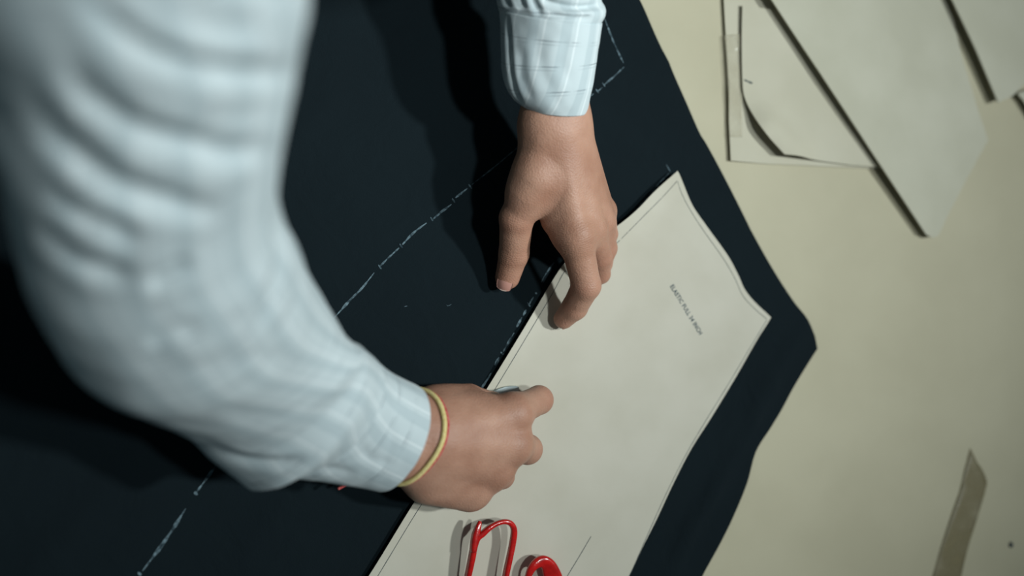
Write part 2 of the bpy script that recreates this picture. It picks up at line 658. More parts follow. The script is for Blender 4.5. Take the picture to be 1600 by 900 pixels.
def add_line(pts, w, mi):
    v, f = ribbon_pts(pts, w, 0.00012, pat_z, 0.2, taper=False)
    k = len(V)
    V.extend(v)
    F.extend([tuple(i + k for i in q) for q in f])
    MI.extend([mi] * len(f))


# ruled seam lines inside the edge
add_line([(588, 899), (650, 797), (713, 700), (768, 612), (832, 506), (862, 455), (879, 424), (884, 430), (893, 440)], 1.0, 1)
add_line([(1053, 284), (1030, 310), (1000, 340), (968, 373), (952, 389)], 1.0, 1)
add_line([(1054, 285), (1070, 318), (1092, 354), (1128, 405), (1146, 436), (1158, 462), (1176, 482), (1196, 499)], 1.0, 1)
add_line([(1196, 500), (1168, 546), (1132, 606), (1096, 664), (1066, 716), (1036, 776), (1010, 834), (990, 880), (978, 906)], 1.0, 1)
add_line([(921, 837), (904, 866), (884, 899), (866, 930)], 1.1, 1)

# printed lettering, laid on the sheet
fc = bpy.data.curves.new('txt', 'FONT')
fc.body = 'ELASTIC FULL 34 INCH'
fc.size = 1.0
fc.space_character = 1.05
fc.resolution_u = 2
fc.offset = 0.018
tmp = bpy.data.objects.new('txt', fc)
COL.objects.link(tmp)
bpy.context.view_layer.update()
tm = bpy.data.meshes.new_from_object(tmp.evaluated_get(bpy.context.evaluated_depsgraph_get()))
xs = [v.co.x for v in tm.vertices]
ys = [v.co.y for v in tm.vertices]
A = at(1046, 448, PZ)
B = at(1092, 524, PZ)
dx = (B - A)
dx.z = 0
Lt = dx.length
dx.normalize()
dyv = Vector((-dx.y, dx.x, 0))
sx = Lt / (max(xs) - min(xs))
sy = (8.0 / 1650) / (max(ys) - min(ys))
k = len(V)
for v in tm.vertices:
    p = A + dx * ((v.co.x - min(xs)) * sx) + dyv * ((v.co.y - min(ys)) * sy)
    V.append(Vector((p.x, p.y, pat_z(p.x, p.y) + 0.00015)))
for p in tm.polygons:
    F.append(tuple(i + k for i in p.vertices))
    MI.append(2)
bpy.data.objects.remove(tmp)
bpy.data.meshes.remove(tm)
bpy.data.curves.remove(fc)
pattern = crisp_rim(from_pydata('paper_pattern', V, F, [M_paper, M_pencil, M_ink]))
for p, m in zip(pattern.data.polygons, MI):
    p.material_index = m
tag(pattern, 'large cream card sewing pattern lettered ELASTIC FULL 34 INCH lying on the black cloth', 'sewing pattern')


# card pieces at the top right --------------------------------------
def sheet(name, px, z, thick, mat, lift, step=0.012, parent=None):
    xy = []
    for X, Y in px:
        q = at(X, Y, z)
        for _ in range(5):
            q = at(X, Y, lift(q.x, q.y))
        xy.append((q.x, q.y))
    V, F = cdt_sheet(dens(xy, step * 0.8), step, lambda x, y: lift(x, y), thick)
    return crisp_rim(from_pydata(name, V, F, mat, parent))


def lin_lift(base, a, b, ha, hb, px_z=0.0):
    """height going from ha at reading a to hb at reading b"""
    A = at(*a, px_z)
    B = at(*b, px_z)
    d = (B - A).to_2d()
    L2 = d.length_squared

    def f(x, y):
        t = (Vector((x, y)) - A.to_2d()).dot(d) / L2
        t = min(1.25, max(-0.2, t))
        return base + ha + (hb - ha) * t + 0.0006 * noise.noise((x * 10, y * 10, base * 900))
    return f


# backing card with a taped left margin
bz = lin_lift(0.0026, (1136, 130), (1170, 130), 0.0016, 0.0)
bx = lambda x, y: max(0.002, bz(x, y) if bz(x, y) > 0.0026 else 0.0026)
backing = sheet('backing_card', [(1128, -60), (1131, 0), (1135, 70), (1139, 130), (1139, 190), (1142, 251), (1200, 256), (1290, 260), (1382, 264), (1392, 250), (1230, 0), (1195, -60)],
                0.004, 0.0009, M_card, bx, 0.008)
tag(backing, 'beige backing card with clear tape along its left margin, under the curled card', 'card')
xy = px_outline([(1132, 55), (1158, 52), (1160, 110), (1160, 180), (1161, 214), (1140, 214), (1137, 130)], 0.0055)
V, F = cdt_sheet(dens(xy, 0.003), 0.003, lambda x, y: bx(x, y) + 0.0007 + 0.0022 * abs(noise.noise((x * 110, y * 60, 4.4))), 0.0003)
o = from_pydata('clear_tape', V, F, M_clear, backing)
o['label'] = 'crinkled clear tape'

# curled card on the backing card
c0 = lin_lift(0.0052, (1150, 120), (1330, 120), 0.0020, 0.0012)


ccr = [(q.x, q.y) for q in (at(1188, 205), at(1228, 242))]


def curl(x, y):
    d, _ = seg_dist(np.float64(x), np.float64(y), ccr)
    return c0(x, y) + 0.0115 * math.exp(-(d / 0.022) ** 2)


curled = sheet('curled_card', pxsmooth([(1160, 8), (1159, 60), (1160, 122), (1163, 150), (1176, 178), (1200, 212), (1226, 241)], 30)[:-1] +
               [(1226, 241), (1280, 251), (1330, 258), (1382, 262), (1405, 225), (1330, 130), (1252, 18), (1215, 16)], 0.010, 0.0008, M_card, curl, 0.008)
tag(curled, 'beige card with a curled cut corner and small punched mark on the taped card', 'card')
p = at(1178, 124, 0.017)
bm = bmesh.new()
for k, (ax, ay, rx, ry) in enumerate([(-0.003, 0.0006, 0.0028, 0.0009), (0.0018, -0.0009, 0.0028, 0.0012)]):
    vs = []
    for i in range(14):
        a = i / 14 * math.tau
        x = p.x + ax + rx * math.cos(a)
        y = p.y + ay + ry * math.sin(a) - 0.25 * rx * math.cos(a)
        vs.append(bm.verts.new((x, y, curl(x, y) + 0.00025)))
    bm.faces.new(vs)
o = from_bm('punched_mark', bm, M_pencil, curled)

# big grey card: its left edge stands clear of the table
bigz = lin_lift(0.0012, (1330, 200), (1520, 150), 0.0140, 0.0012)
big = sheet('large_card', [(1168, -60), (1206, 0), (1290, 127), (1370, 249), (1447, 366), (1456, 371), (1466, 369), (1482, 335), (1510, 281), (1544, 219),
                           (1527, 168), (1512, 118), (1502, 85), (1492, 40), (1480, -5), (1470, -60)], 0.012, 0.0016, M_card2, bigz)
tag(big, 'large pale grey-beige card with a pointed lower end, lying over the curled card', 'card')
hz = lin_lift(0.0012, (1540, 100), (1660, 60), 0.0110, 0.003)
far = sheet('corner_card', [(1452, -60), (1488, 0), (1526, 80), (1560, 160), (1582, 150), (1612, 120), (1760, 60), (1760, -60)], 0.011, 0.0016, M_card2, hz)
tag(far, 'grey-beige card with a dark shadowed edge, to the right of the large pointed card', 'card')
ez = lin_lift(0.0008, (1590, 170), (1700, 190), 0.0085, 0.003)
far2 = sheet('edge_card', [(1590, 146), (1600, 158), (1660, 260), (1690, 310), (1800, 250), (1740, 100), (1640, 128)], 0.0065, 0.0016, M_card2, ez)
tag(far2, 'card corner just showing at the picture edge below the shadow-edged card', 'card')

# packing tape on the board
xy = px_outline(pxsmooth([(1516, 700), (1507, 735), (1500, 765), (1484, 812), (1468, 862), (1456, 905), (1440, 960)], 26) + [(1492, 960)] +
                pxsmooth([(1501, 905), (1512, 858), (1528, 806), (1540, 765), (1542, 752), (1535, 734), (1528, 724)], 26), 0.0005)
V, F = cdt_sheet(dens(xy, 0.004), 0.006, lambda x, y: 0.0006 + 0.0002 * noise.noise((x * 60, y * 60, 2)), 0.0004)
o = from_pydata('packing_tape', V, F, M_tape)
tag(o, 'strip of brownish packing tape stuck to the bare board', 'tape')
bm = bmesh.new()
p = at(1579, 851, 0)
bmesh.ops.create_icosphere(bm, subdivisions=2, radius=0.0026, matrix=Matrix.Translation((p.x, p.y, 0.0011)) @ Matrix.Diagonal((1, 1.3, 0.4, 1)))
for v in bm.verts:
    v.co += Vector((0, 0, 0.0003)) * noise.noise(v.co * 900)
o = from_bm('lint_speck', bm, M_pencil, smooth=True)
tag(o, 'tiny dark lint speck on the bare board beside the packing tape', 'lint')

# ------------------------------------------------------------------ scissors
def sweep(path, widths, heights, ups, seg=14, closed=False, power=2.6):
    """bar of rounded-rectangle section along 3D path"""
    n = len(path)
    V, F = [], []
    for i in range(n):
        a = path[(i - 1) % n] if closed else path[max(0, i - 1)]
        b = path[(i + 1) % n] if closed else path[min(n - 1, i + 1)]
        t = (b - a).normalized()
        up = ups[i]
        s = t.cross(up).normalized()
        up = s.cross(t).normalized()
        for k in range(seg):
            an = k / seg * math.tau
            c, d = math.cos(an), math.sin(an)
            c = math.copysign(abs(c) ** (2 / power), c)
            d = math.copysign(abs(d) ** (2 / power), d)
            V.append(path[i] + s * (c * widths[i] / 2) + up * (d * heights[i] / 2))
    m = n if closed else n - 1
    for i in range(m):
        for k in range(seg):
            a = i * seg + k
            b = i * seg + (k + 1) % seg
            c = ((i + 1) % n) * seg + (k + 1) % seg
            d = ((i + 1) % n) * seg + k
            F.append((a, b, c, d))
    if not closed:
        F.append(tuple(range(seg))[::-1])
        F.append(tuple((n - 1) * seg + k for k in range(seg)))
    return V, F


def join(*parts):
    V, F = [], []
    for v, f in parts:
        k = len(V)
        V += list(v)
        F += [tuple(i + k for i in q) for q in f]
    return V, F


def path3(pts, n):
    P = catmull([(x, y, z) for x, y, z, *_ in pts], n)
    E = catmull([tuple(p[3:]) for p in pts], n)
    return [at(x, y, z) for x, y, z in P], E


sc_base = at(800, 980, 0.007)
scissors = bpy.data.objects.new('scissors', None)
COL.objects.link(scissors)
scissors.location = (sc_base.x, sc_base.y, 0.0075)
tag(scissors, 'tailor scissors with glossy red lacquered handles lying on the cream pattern below the hand', 'scissors')


def spart(name, VF, mat, parent=None):
    off = Vector(scissors.location)
    return from_pydata(name, [v - off for v in VF[0]], VF[1], mat, parent or scissors)


UPZ = Vector((0, 0, 1))
# finger bow: long loop standing clear of the sheet; (px, py, z, width m, height m)
L1 = [(731, 900, .021, .0058, .0105), (737, 872, .023, .0060, .0105), (741, 852, .024, .0064, .0100), (746, 840, .025, .0064, .0090),
      (754, 834, .026, .0054, .0075), (764, 825, .027, .0046, .0062), (776, 818, .027, .0046, .0060), (788, 815, .027, .0054, .0060),
      (798, 818, .026, .0062, .0064), (803, 828, .025, .0058, .0085), (801, 848, .023, .0056, .0105), (796, 872, .022, .0064, .0110),
      (790, 900, .021, .0068, .0115), (784, 935, .020, .0070, .0110), (776, 962, .019, .0070, .0105), (762, 972, .019, .0070, .0100),
      (742, 962, .019, .0066, .0100), (732, 932, .020, .0060, .0105)]
p, e = path3(L1 + [L1[0]], 97)
p, e = p[:-1], e[:-1]
bow1 = sweep(p, [x[0] for x in e], [x[1] for x in e], [UPZ] * len(p), closed=True)
sp = [(739, 862, .0245, .0060, .0095), (742, 842, .025, .0072, .009), (746, 826, .0255, .0074, .0085), (749, 817, .0255, .0064, .007), (749.8, 814, .0255, .0030, .0035)]
q, e = path3(sp, 16)
spur = sweep(q, [x[0] for x in e], [x[1] for x in e], [UPZ] * len(q))
sh = [(768, 968, .019, .0090, .0100), (785, 1000, .017, .0100, .0090), (806, 1040, .0145, .0110, .0065), (824, 1078, .0125, .0110, .0035)]
q, e = path3(sh, 18)
shank1 = sweep(q, [x[0] for x in e], [x[1] for x in e], [UPZ] * len(q))
bow1_o = spart('finger_bow', join(bow1, spur, shank1), M_red)
# thumb bow, broad and flat on its upper side
L2 = [(823, 908, .018, .0058, .0075), (828, 893, .020, .0066, .0070), (836, 882, .021, .0100, .0064), (847, 877, .021, .0160, .0056), (856, 883, .020, .0185, .0052),
      (862, 896, .019, .0160, .0054), (866, 912, .018, .0110, .0060), (869, 932, .017, .0080, .0070), (864, 955, .016, .0070, .0075), (850, 966, .016, .0070, .0075),
      (836, 955, .016, .0068, .0075), (826, 930, .017, .0060, .0075)]
p, e = path3(L2 + [L2[0]], 73)
p, e = p[:-1], e[:-1]
upt = Vector((-0.25, -0.1, 1)).normalized()
bow2 = sweep(p, [x[0] for x in e], [x[1] for x in e], [upt] * len(p), closed=True)
sh2 = [(850, 964, .016, .0090, .0080), (848, 1000, .0145, .0100, .0070), (838, 1040, .0120, .0110, .0050), (828, 1078, .0098, .0110, .0030)]
q, e = path3(sh2, 18)
shank2 = sweep(q, [x[0] for x in e], [x[1] for x in e], [UPZ] * len(q))
bow2_o = spart('thumb_bow', join(bow2, shank2), M_red)
for nm, pts in (('blade', [(822, 1074, .0125, .0130, .0030), (838, 1110, .0120, .0170, .0026), (880, 1210, .0110, .0140, .0022), (928, 1330, .0100, .0018, .0012)]),
                ('blade', [(829, 1074, .0096, .0130, .0030), (836, 1110, .0094, .0170, .0026), (866, 1212, .0090, .0140, .0022), (905, 1335, .0086, .0018, .0012)])):
    q, e = path3(pts, 24)
    spart(nm, sweep(q, [x[0] for x in e], [x[1] for x in e], [UPZ] * len(q), power=4), M_steel)
pv = at(830, 1090, .0145)
bm = bmesh.new()
bmesh.ops.create_cone(bm, cap_ends=True, segments=24, radius1=.005, radius2=.004, depth=.003, matrix=Matrix.Translation(pv - Vector(scissors.location)))
from_bm('pivot_screw', bm, M_brass, scissors, smooth=False)

# ------------------------------------------------------------------ implicit surfaces for the figure
class Field:
    def __init__(self, lo, hi, h):
        self.h = h
        self.lo = np.array(lo) - h * 0.37
        n = np.ceil((np.array(hi) - self.lo) / h).astype(int) + 1
        ax = [(self.lo[i] + h * np.arange(n[i])).astype(np.float32) for i in range(3)]
        self.X, self.Y, self.Z = np.meshgrid(*ax, indexing='ij', sparse=True)
        self.n = n

    def cone(self, a, b, ra, rb):
        a = np.array(a, np.float32)
        b = np.array(b, np.float32)
        ab = b - a
        L = float(ab @ ab) + 1e-12
        px, py, pz = self.X - a[0], self.Y - a[1], self.Z - a[2]
        t = np.clip((px * ab[0] + py * ab[1] + pz * ab[2]) / L, 0, 1).astype(np.float32)
        d = np.sqrt((px - t * ab[0]) ** 2 + (py - t * ab[1]) ** 2 + (pz - t * ab[2]) ** 2)
        return d - (ra + t * (rb - ra))

    def ball(self, c, r):
        return np.sqrt((self.X - c[0]) ** 2 + (self.Y - c[1]) ** 2 + (self.Z - c[2]) ** 2) - r

    def ell(self, c, axes, r):
        """ellipsoid with axes (three unit vectors) and radii r"""
        px, py, pz = self.X - c[0], self.Y - c[1], self.Z - c[2]
        s = 0
        for a, q in zip(axes, r):
            s = s + ((px * a[0] + py * a[1] + pz * a[2]) / q) ** 2
        k = np.sqrt(s)
        return (k - 1) * min(r)


def smin(a, b, k):
    h = np.clip(0.5 + 0.5 * (b - a) / k, 0, 1)
    return b + (a - b) * h - k * h * (1 - h)


def surface_nets(F, lo, h):
    nx, ny, nz = F.shape
    ins = F < 0
    cnt = np.zeros((nx - 1, ny - 1, nz - 1), np.float32)
    acc = np.zeros((nx - 1, ny - 1, nz - 1, 3), np.float32)
    corners = [(0, 0, 0), (1, 0, 0), (0, 1, 0), (1, 1, 0), (0, 0, 1), (1, 0, 1), (0, 1, 1), (1, 1, 1)]

    def sl(c):
        return tuple(slice(c[i], F.shape[i] - 1 + c[i]) for i in range(3))
    for c in corners:
        for ax in range(3):
            if c[ax]:
                continue
            d = list(c)
            d[ax] = 1
            A, Bv = F[sl(c)], F[sl(d)]
            m = (A < 0) != (Bv < 0)
            t = np.where(m, A / np.where(m, A - Bv, 1), 0)
            cnt += m
            for k in range(3):
                acc[..., k] += m * (c[k] + (t if k == ax else 0))
    act = cnt > 0
    idx = np.full(act.shape, -1, np.int64)
    idx[act] = np.arange(act.sum())
    ii = np.argwhere(act)
    V = (ii + acc[act] / cnt[act][:, None]) * h + lo
    faces = []
    for ax in range(3):
        u, w = (ax + 1) % 3, (ax + 2) % 3
        s0 = [slice(None)] * 3
        s1 = [slice(None)] * 3
        s0[ax] = slice(0, F.shape[ax] - 1)
        s1[ax] = slice(1, F.shape[ax])
        ch = ins[tuple(s0)] != ins[tuple(s1)]
        e = np.argwhere(ch)
        ok = (e[:, u] > 0) & (e[:, w] > 0) & (e[:, u] < F.shape[u] - 1) & (e[:, w] < F.shape[w] - 1)
        e = e[ok]
        fl = ins[tuple(s0)][tuple(e.T)]

        def cell(du, dw):
            q = e.copy()
            q[:, u] -= du
            q[:, w] -= dw
            return idx[tuple(q.T)]
        q = np.stack([cell(1, 1), cell(0, 1), cell(0, 0), cell(1, 0)], 1)
        q[~fl] = q[~fl][:, ::-1]
        faces.append(q)
    return V, np.concatenate(faces)


def P3(px, py, z):
    return np.array(at(px, py, z), np.float32)


# hands: joints read off the photograph, heights judged from size and contact
FLUSH = []   # (point, radius) where skin is redder


def make_hand(palm, fingers, extras, kpalm, lo_pad=0.02, h=0.0011, ridges=(), cuts=()):
    allp = [p for c in palm for p in c[:2]] + [p for f in fingers for p in f['j']]
    A = np.array(allp)
    fld = Field(A.min(0) - lo_pad - 0.01, A.max(0) + lo_pad + 0.01, h)
    D = None
    for a, b, ra, rb in palm:
        d = fld.cone(a, b, ra, rb)
        D = d if D is None else smin(D, d, kpalm)
    for a, b, ra, rb, k in ridges:
        D = smin(D, fld.cone(a, b, ra, rb), k)
    for f in fingers:
        fd = None
        j, r = f['j'], f['r']
        for i in range(len(j) - 1):
            d = fld.cone(j[i], j[i + 1], r[i], r[i + 1])
            fd = d if fd is None else smin(fd, d, 0.003)
        root = fld.ball(j[0], 0.0)
        kf = 0.0016 + (f.get('k', 0.010) - 0.0016) * np.clip(1 - (root - f.get('kr', 0.012)) / 0.018, 0, 1)
        D = smin(D, fd, kf)
    for a, b, ra, rb, k in extras:
        D = smin(D, fld.cone(a, b, ra, rb), k)
    for a, b, r, k in cuts:  # creases pressed into the skin
        D = -smin(-D, fld.cone(a, b, r, r), k)
    return surface_nets(D.astype(np.float32), fld.lo, h)


# ---- left hand (pressing the pattern, far side)
LW = P3(866, 196, .083)
LF = P3(870, 95, .098)
L_ix = [P3(899, 370, .070), P3(916, 446, .056), P3(898, 480, .033), P3(881, 498, .0195)]
L_md = [P3(926, 362, .062), P3(938, 402, .040), P3(938, 428, .0255), P3(925, 438, .0210)]
L_rg = [P3(941, 350, .050), P3(947, 388, .030), P3(942, 413, .0235), P3(934, 420, .0205)]
L_lt = [P3(944, 330, .040), P3(950, 366, .024), P3(944, 392, .0215), P3(938, 398, .0200)]
L_th = [P3(838, 280, .072), P3(807, 341, .052), P3(803, 396, .030), P3(793, 433, .0175)]
palmL = [
    (P3(852, 196, .081), P3(886, 362, .064), .0185, .0145),
    (P3(872, 194, .083), P3(918, 356, .062), .0190, .0130),
    (P3(884, 196, .080), P3(935, 342, .050), .0175, .0125),
    (P3(884, 200, .074), P3(938, 325, .040), .0165, .0120),
    (P3(850, 205, .078), P3(821, 300, .062), .0180, .0160),
    (P3(858, 250, .068), P3(862, 345, .056), .0150, .0080),
    (P3(852, 190, .082), P3(852, 60, .100), .0185, .0205),
    (P3(884, 190, .082), P3(886, 60, .100), .0180, .0205),
]
ridL = [(P3(872, 215, .091), P3(902, 360, .076), .009, .0085, .011),
        (P3(884, 215, .091), P3(929, 352, .0690), .0075, .0072, .010),
        (P3(886, 225, .087), P3(943, 338, .0570), .0068, .0072, .009),
        (P3(850, 225, .087), P3(818, 330, .060), .0070, .0078, .011),
        (P3(906, 366, .077), P3(900, 376, .075), .0075, .0075, .006)]
fingL = [
    {'j': L_ix, 'r': [.0152, .0132, .0118, .0096], 'k': .016, 'kr': .020},
    {'j': L_md, 'r': [.0128, .0108, .0092, .0075], 'k': .008},
    {'j': L_rg, 'r': [.0122, .0102, .0085, .0070], 'k': .007},
    {'j': L_lt, 'r': [.0112, .0090, .0075, .0062], 'k': .007},
    {'j': L_th, 'r': [.0190, .0152, .0136, .0114], 'k': .014, 'kr': .026},
]


def crease(c, d, half, r=0.0007, up=0.0):
    c = np.array(c)
    d = np.array(d, float)
    d = d / np.linalg.norm(d)
    return (c - d * half, c + d * half, r, 0.0012)


cutsL = []
VL, FL = make_hand(palmL, fingL, [], 0.016, ridges=ridL)

# ---- right hand (holding the chalk, near side)
RW = P3(628, 690, .082)
R_ix = [P3(806, 642, .063), P3(842, 625, .036), P3(826, 629, .0210), P3(812, 631, .0180)]
R_md = [P3(804, 694, .060), P3(824, 702, .035), P3(806, 690, .0205), P3(790, 682, .0175)]
R_rg = [P3(774, 736, .051), P3(784, 744, .030), P3(768, 728, .0200), P3(752, 718, .0175)]
R_lt = [P3(734, 764, .042), P3(748, 768, .024), P3(736, 750, .0190), P3(724, 742, .0170)]
R_th = [P3(680, 636, .056), P3(732, 625, .040), P3(770, 634, .027), P3(795, 636, .0195)]
palmR = [
    (P3(640, 655, .075), P3(792, 644, .060), .0200, .0140),
    (P3(636, 685, .079), P3(796, 692, .060), .0205, .0140),
    (P3(648, 712, .073), P3(768, 730, .052), .0185, .0140),
    (P3(655, 732, .064), P3(735, 762, .042), .0170, .0140),
    (P3(645, 655, .066), P3(728, 628, .044), .0180, .0150),
    (P3(622, 676, .077), P3(520, 645, .104), .0190, .0215),
    (P3(618, 706, .073), P3(505, 690, .100), .0180, .0215),
    (P3(668, 752, .052), P3(732, 764, .044), .0185, .0160),
    (P3(690, 700, .070), P3(775, 705, .056), .0210, .0160),
    (P3(690, 672, .072), P3(785, 668, .058), .0200, .0150),
]
ridR = [(P3(680, 672, .087), P3(806, 646, .070), .0075, .0070, .011),
        (P3(680, 690, .089), P3(808, 696, .0690), .0075, .0068, .011),
        (P3(675, 706, .086), P3(778, 738, .0605), .0070, .0066, .011),
        (P3(668, 724, .077), P3(740, 764, .0510), .0065, .0060, .011),
        ]
fingR = [
    {'j': R_ix, 'r': [.0144, .0128, .0100, .0082], 'k': .014, 'kr': .018},
    {'j': R_md, 'r': [.0142, .0134, .0096, .0080], 'k': .014, 'kr': .018},
    {'j': R_rg, 'r': [.0134, .0112, .0090, .0076], 'k': .014, 'kr': .018},
    {'j': R_lt, 'r': [.0122, .0100, .0080, .0068], 'k': .014, 'kr': .018},
    {'j': R_th, 'r': [.0175, .0140, .0122, .0080], 'k': .012, 'kr': .022},
]
VR, FR = make_hand(palmR, fingR, [], 0.020, ridges=ridR)

# ---- rest of the figure (beyond the top of the picture): coarse, cut at the forearms and bridged
R_cut_p = Vector(P3(560, 672, .092))
R_cut_n = (Vector(P3(640, 690, .078)) - Vector(P3(520, 662, .104))).normalized()
L_cut_p = Vector(P3(868, 120, .0945))
L_cut_n = (Vector(P3(868, 200, .083)) - Vector(P3(869, 70, .100))).normalized()

R_el = np.array(at(285, 430, .265))
R_sh = np.array(at(232, -480, .47))
R_mid = np.array(at(455, 600, .128))
L_mid = np.array(at(866, -60, .118))
L_el = np.array(at(890, -330, .155))
L_sh = R_sh + np.array([0.36, 0.14, 0.0])
mid = (R_sh + L_sh) / 2
pelvis = np.array([mid[0] - 0.02, 0.76, 0.04])
neck = mid + np.array([0.0, 0.0, 0.085])
head = neck + np.array([0.01, -0.05, 0.115])
def body_field(infl=0.0, arms=True, h=0.009, only=None):
    lo = np.array([-0.75, -0.35, FLOOR - 0.02])
    hi = np.array([0.55, 1.1, 0.98])
    fld = Field(lo, hi, h)
    D = None

    def add(a, b, ra, rb, k=0.04):
        nonlocal D
        d = fld.cone(a, b, ra + infl, rb + infl)
        D = d if D is None else smin(D, d, k)
    chest = mid * 0.72 + pelvis * 0.28
    if only in (None, 'torso'):
        add(R_sh * 0.85 + mid * 0.15, L_sh * 0.85 + mid * 0.15, .065, .065)
        for s in (-1, 1):
            o_ = np.array([0.075 * s, 0, 0])
            add(mid + o_ * 0.8 + np.array([0, .035, -.05]), chest + o_, .080, .095, 0.08)
            add(chest + o_, pelvis + o_ * 0.9, .10, .10, 0.05)
    if only == 'torso':   # short upper sleeves reach down to the elbow
        add(L_sh, L_sh * 0.5 + L_el * 0.5, .052, .046, .05)
        add(R_sh, R_sh * 0.6 + R_el * 0.4, .050, .050, .05)
    if only is None:
        add(mid, neck, .062, .056)
        add(neck, head - np.array([0, .01, .03]), .055, .06, .03)
        hf = np.array([0.12, -0.72, -0.68])
        hf = hf / np.linalg.norm(hf)          # the face looks down at the work
        hu = np.array([0.1, -0.68, 0.72])
        hu = hu / np.linalg.norm(hu)
        hs = np.cross(hf, hu)
        D = smin(D, fld.ell(head + hu * .03, (hs, hu, hf), (.074, .10, .088)), .02)
        D = smin(D, fld.ell(head - hu * .045 + hf * .035, (hs, hu, hf), (.05, .06, .048)), .03)
        D = smin(D, fld.cone(head + hu * .012 + hf * .088, head - hu * .025 + hf * .106, .008, .014), .012)
        for s in (-1, 1):
            D = smin(D, fld.ell(head + hs * .078 * s - hu * .005, (hs, hu, hf), (.014, .032, .02)), .008)
            D = smin(D, fld.cone(head + hs * .016 * s + hu * .022 + hf * .085, head + hs * .05 * s + hu * .02 + hf * .068, .010, .009), .012)
    if only is None and arms:
        add(R_sh, R_el, .050, .038, .04)
        add(R_el, R_mid, .038, .032, .03)
        add(R_mid, np.array(R_cut_p) + np.array(R_cut_n) * 0.06, .030, .022, .01)
        add(L_sh, L_el, .048, .031, .04)
        add(L_el, L_mid, .031, .028, .02)
        add(L_mid, np.array(L_cut_p) + np.array(L_cut_n) * 0.06, .027, .023, .01)
    if only in (None, 'legs'):
        for s in (-1, 1):
            hip = pelvis + np.array([.085 * s, 0.01, -.04])
            knee = np.array([hip[0] + .02 * s, hip[1] - .03 + (0.02 if s > 0 else 0), -0.38])
            ank = np.array([knee[0] + .01 * s, knee[1] + .07, FLOOR + 0.09])
            add(hip, knee, .088, .058, .05)
            add(knee, ank, .056, .042, .03)
            if only is None:
                add(ank, ank + np.array([.01, -.15, -.055]), .036, .028, .03)
        if only == 'legs':
            add(pelvis + np.array([-.07, 0, -.01]), pelvis + np.array([.07, 0, -.01]), .105, .105, .05)
    return fld, D.astype(np.float32)


fld, D = body_field()
VB, FB = surface_nets(D, fld.lo, fld.h)


def mesh_bm(V, F):
    bm = bmesh.new()
    vs = [bm.verts.new(v) for v in V]
    for f in F:
        try:
            bm.faces.new([vs[i] for i in f])
        except ValueError:
            pass
    return bm


def cut_keep(bm, p, n, keep_positive, near=None):
    """cut with a plane (only geometry within `near` of p when given)"""
    geom = bm.verts[:] + bm.edges[:] + bm.faces[:]
    if near:
        fs = [f for f in bm.faces if (f.calc_center_median() - p).length < near]
        es = {e for f in fs for e in f.edges}
        vs = {v for f in fs for v in f.verts}
        geom = list(vs) + list(es) + fs
    bmesh.ops.bisect_plane(bm, geom=geom, dist=1e-6, plane_co=p, plane_no=n,
                           clear_outer=(not keep_positive), clear_inner=keep_positive)


bmR = mesh_bm(VR, FR)
cut_keep(bmR, R_cut_p, R_cut_n, True)
bmL = mesh_bm(VL, FL)
cut_keep(bmL, L_cut_p, L_cut_n, True)
bmB = mesh_bm(VB, FB)
cut_keep(bmB, R_cut_p - R_cut_n * 0.012, R_cut_n, False, near=0.16)
cut_keep(bmB, L_cut_p - L_cut_n * 0.012, L_cut_n, False, near=0.16)
for b_ in (bmR, bmL):
    me_t = bpy.data.meshes.new('t')
    b_.to_mesh(me_t)
    bmB.from_mesh(me_t)
    bpy.data.meshes.remove(me_t)
    b_.free()
bmB.edges.ensure_lookup_table()


def loops_near(bm, p, r):
    return [e for e in bm.edges if e.is_boundary and all((v.co - p).length < r for v in e.verts)]


for p in (R_cut_p, L_cut_p):
    es = loops_near(bmB, p, 0.085)
    try:
        bmesh.ops.bridge_loops(bmB, edges=es)
        print('bridged', len(es))
    except Exception as ex:
        print('bridge failed', ex)
left_over = [v for v in bmB.verts if not v.link_faces]
bmesh.ops.delete(bmB, geom=left_over, context='VERTS')
bmesh.ops.recalc_face_normals(bmB, faces=bmB.faces[:])
me = bpy.data.meshes.new('person')
bmB.to_mesh(me)
print('boundary edges', sum(e.is_boundary for e in bmB.edges), 'verts', len(bmB.verts))
bmB.free()
person = link('person', me, M_skin)
tag(person, 'person in white checked shirt marking the black cloth, yellow and red thread on wrist', 'person')
# redder skin over the joints and tips
co = np.empty(len(me.vertices) * 3, np.float32)
me.vertices.foreach_get('co', co)
co = co.reshape(-1, 3)
fl = np.zeros(len(co), np.float32)
for f in fingL + fingR:
    for i, p in enumerate(f['j']):
        if i == 0:
            continue
        w = (0.35, 0.3, 0.5)[i - 1]
        fl = np.maximum(fl, w * np.exp(-(np.linalg.norm(co - np.array(p)[None], axis=1) / 0.013) ** 2))
wr = np.zeros(len(co), np.float32)
al = np.zeros(len(co), np.float32)
for f, spots in ((fingL[0], ((0, 0.9, .020), (1, 0.5, .010), (2, .45, .008))), (fingL[4], ((1, 0.55, .011), (2, 1.0, .010))), (fingL[1], ((1, .5, .009),)),
                 (fingR[0], ((1, .35, .010),)), (fingR[1], ((1, .35, .010),))):
    for i, amp, rad in spots:
        p = np.array(f['j'][i])
        d0 = np.array(f['j'][min(i + 1, 3)]) - np.array(f['j'][max(i - 1, 0)])
        d0 = d0 / np.linalg.norm(d0)
        q = co - p[None]
        g = amp * np.exp(-(np.linalg.norm(q, axis=1) / (rad * 1.5)) ** 2 - ((q @ d0) / rad) ** 2)
        m = g > wr
        wr = np.where(m, g, wr)
        al = np.where(g > 0.01, np.where(m, q @ d0, al), al)
a = me.attributes.new('wrinkle', 'FLOAT', 'POINT')
a.data.foreach_set('value', wr.astype(np.float32))
a = me.attributes.new('along', 'FLOAT', 'POINT')
a.data.foreach_set('value', al.astype(np.float32))
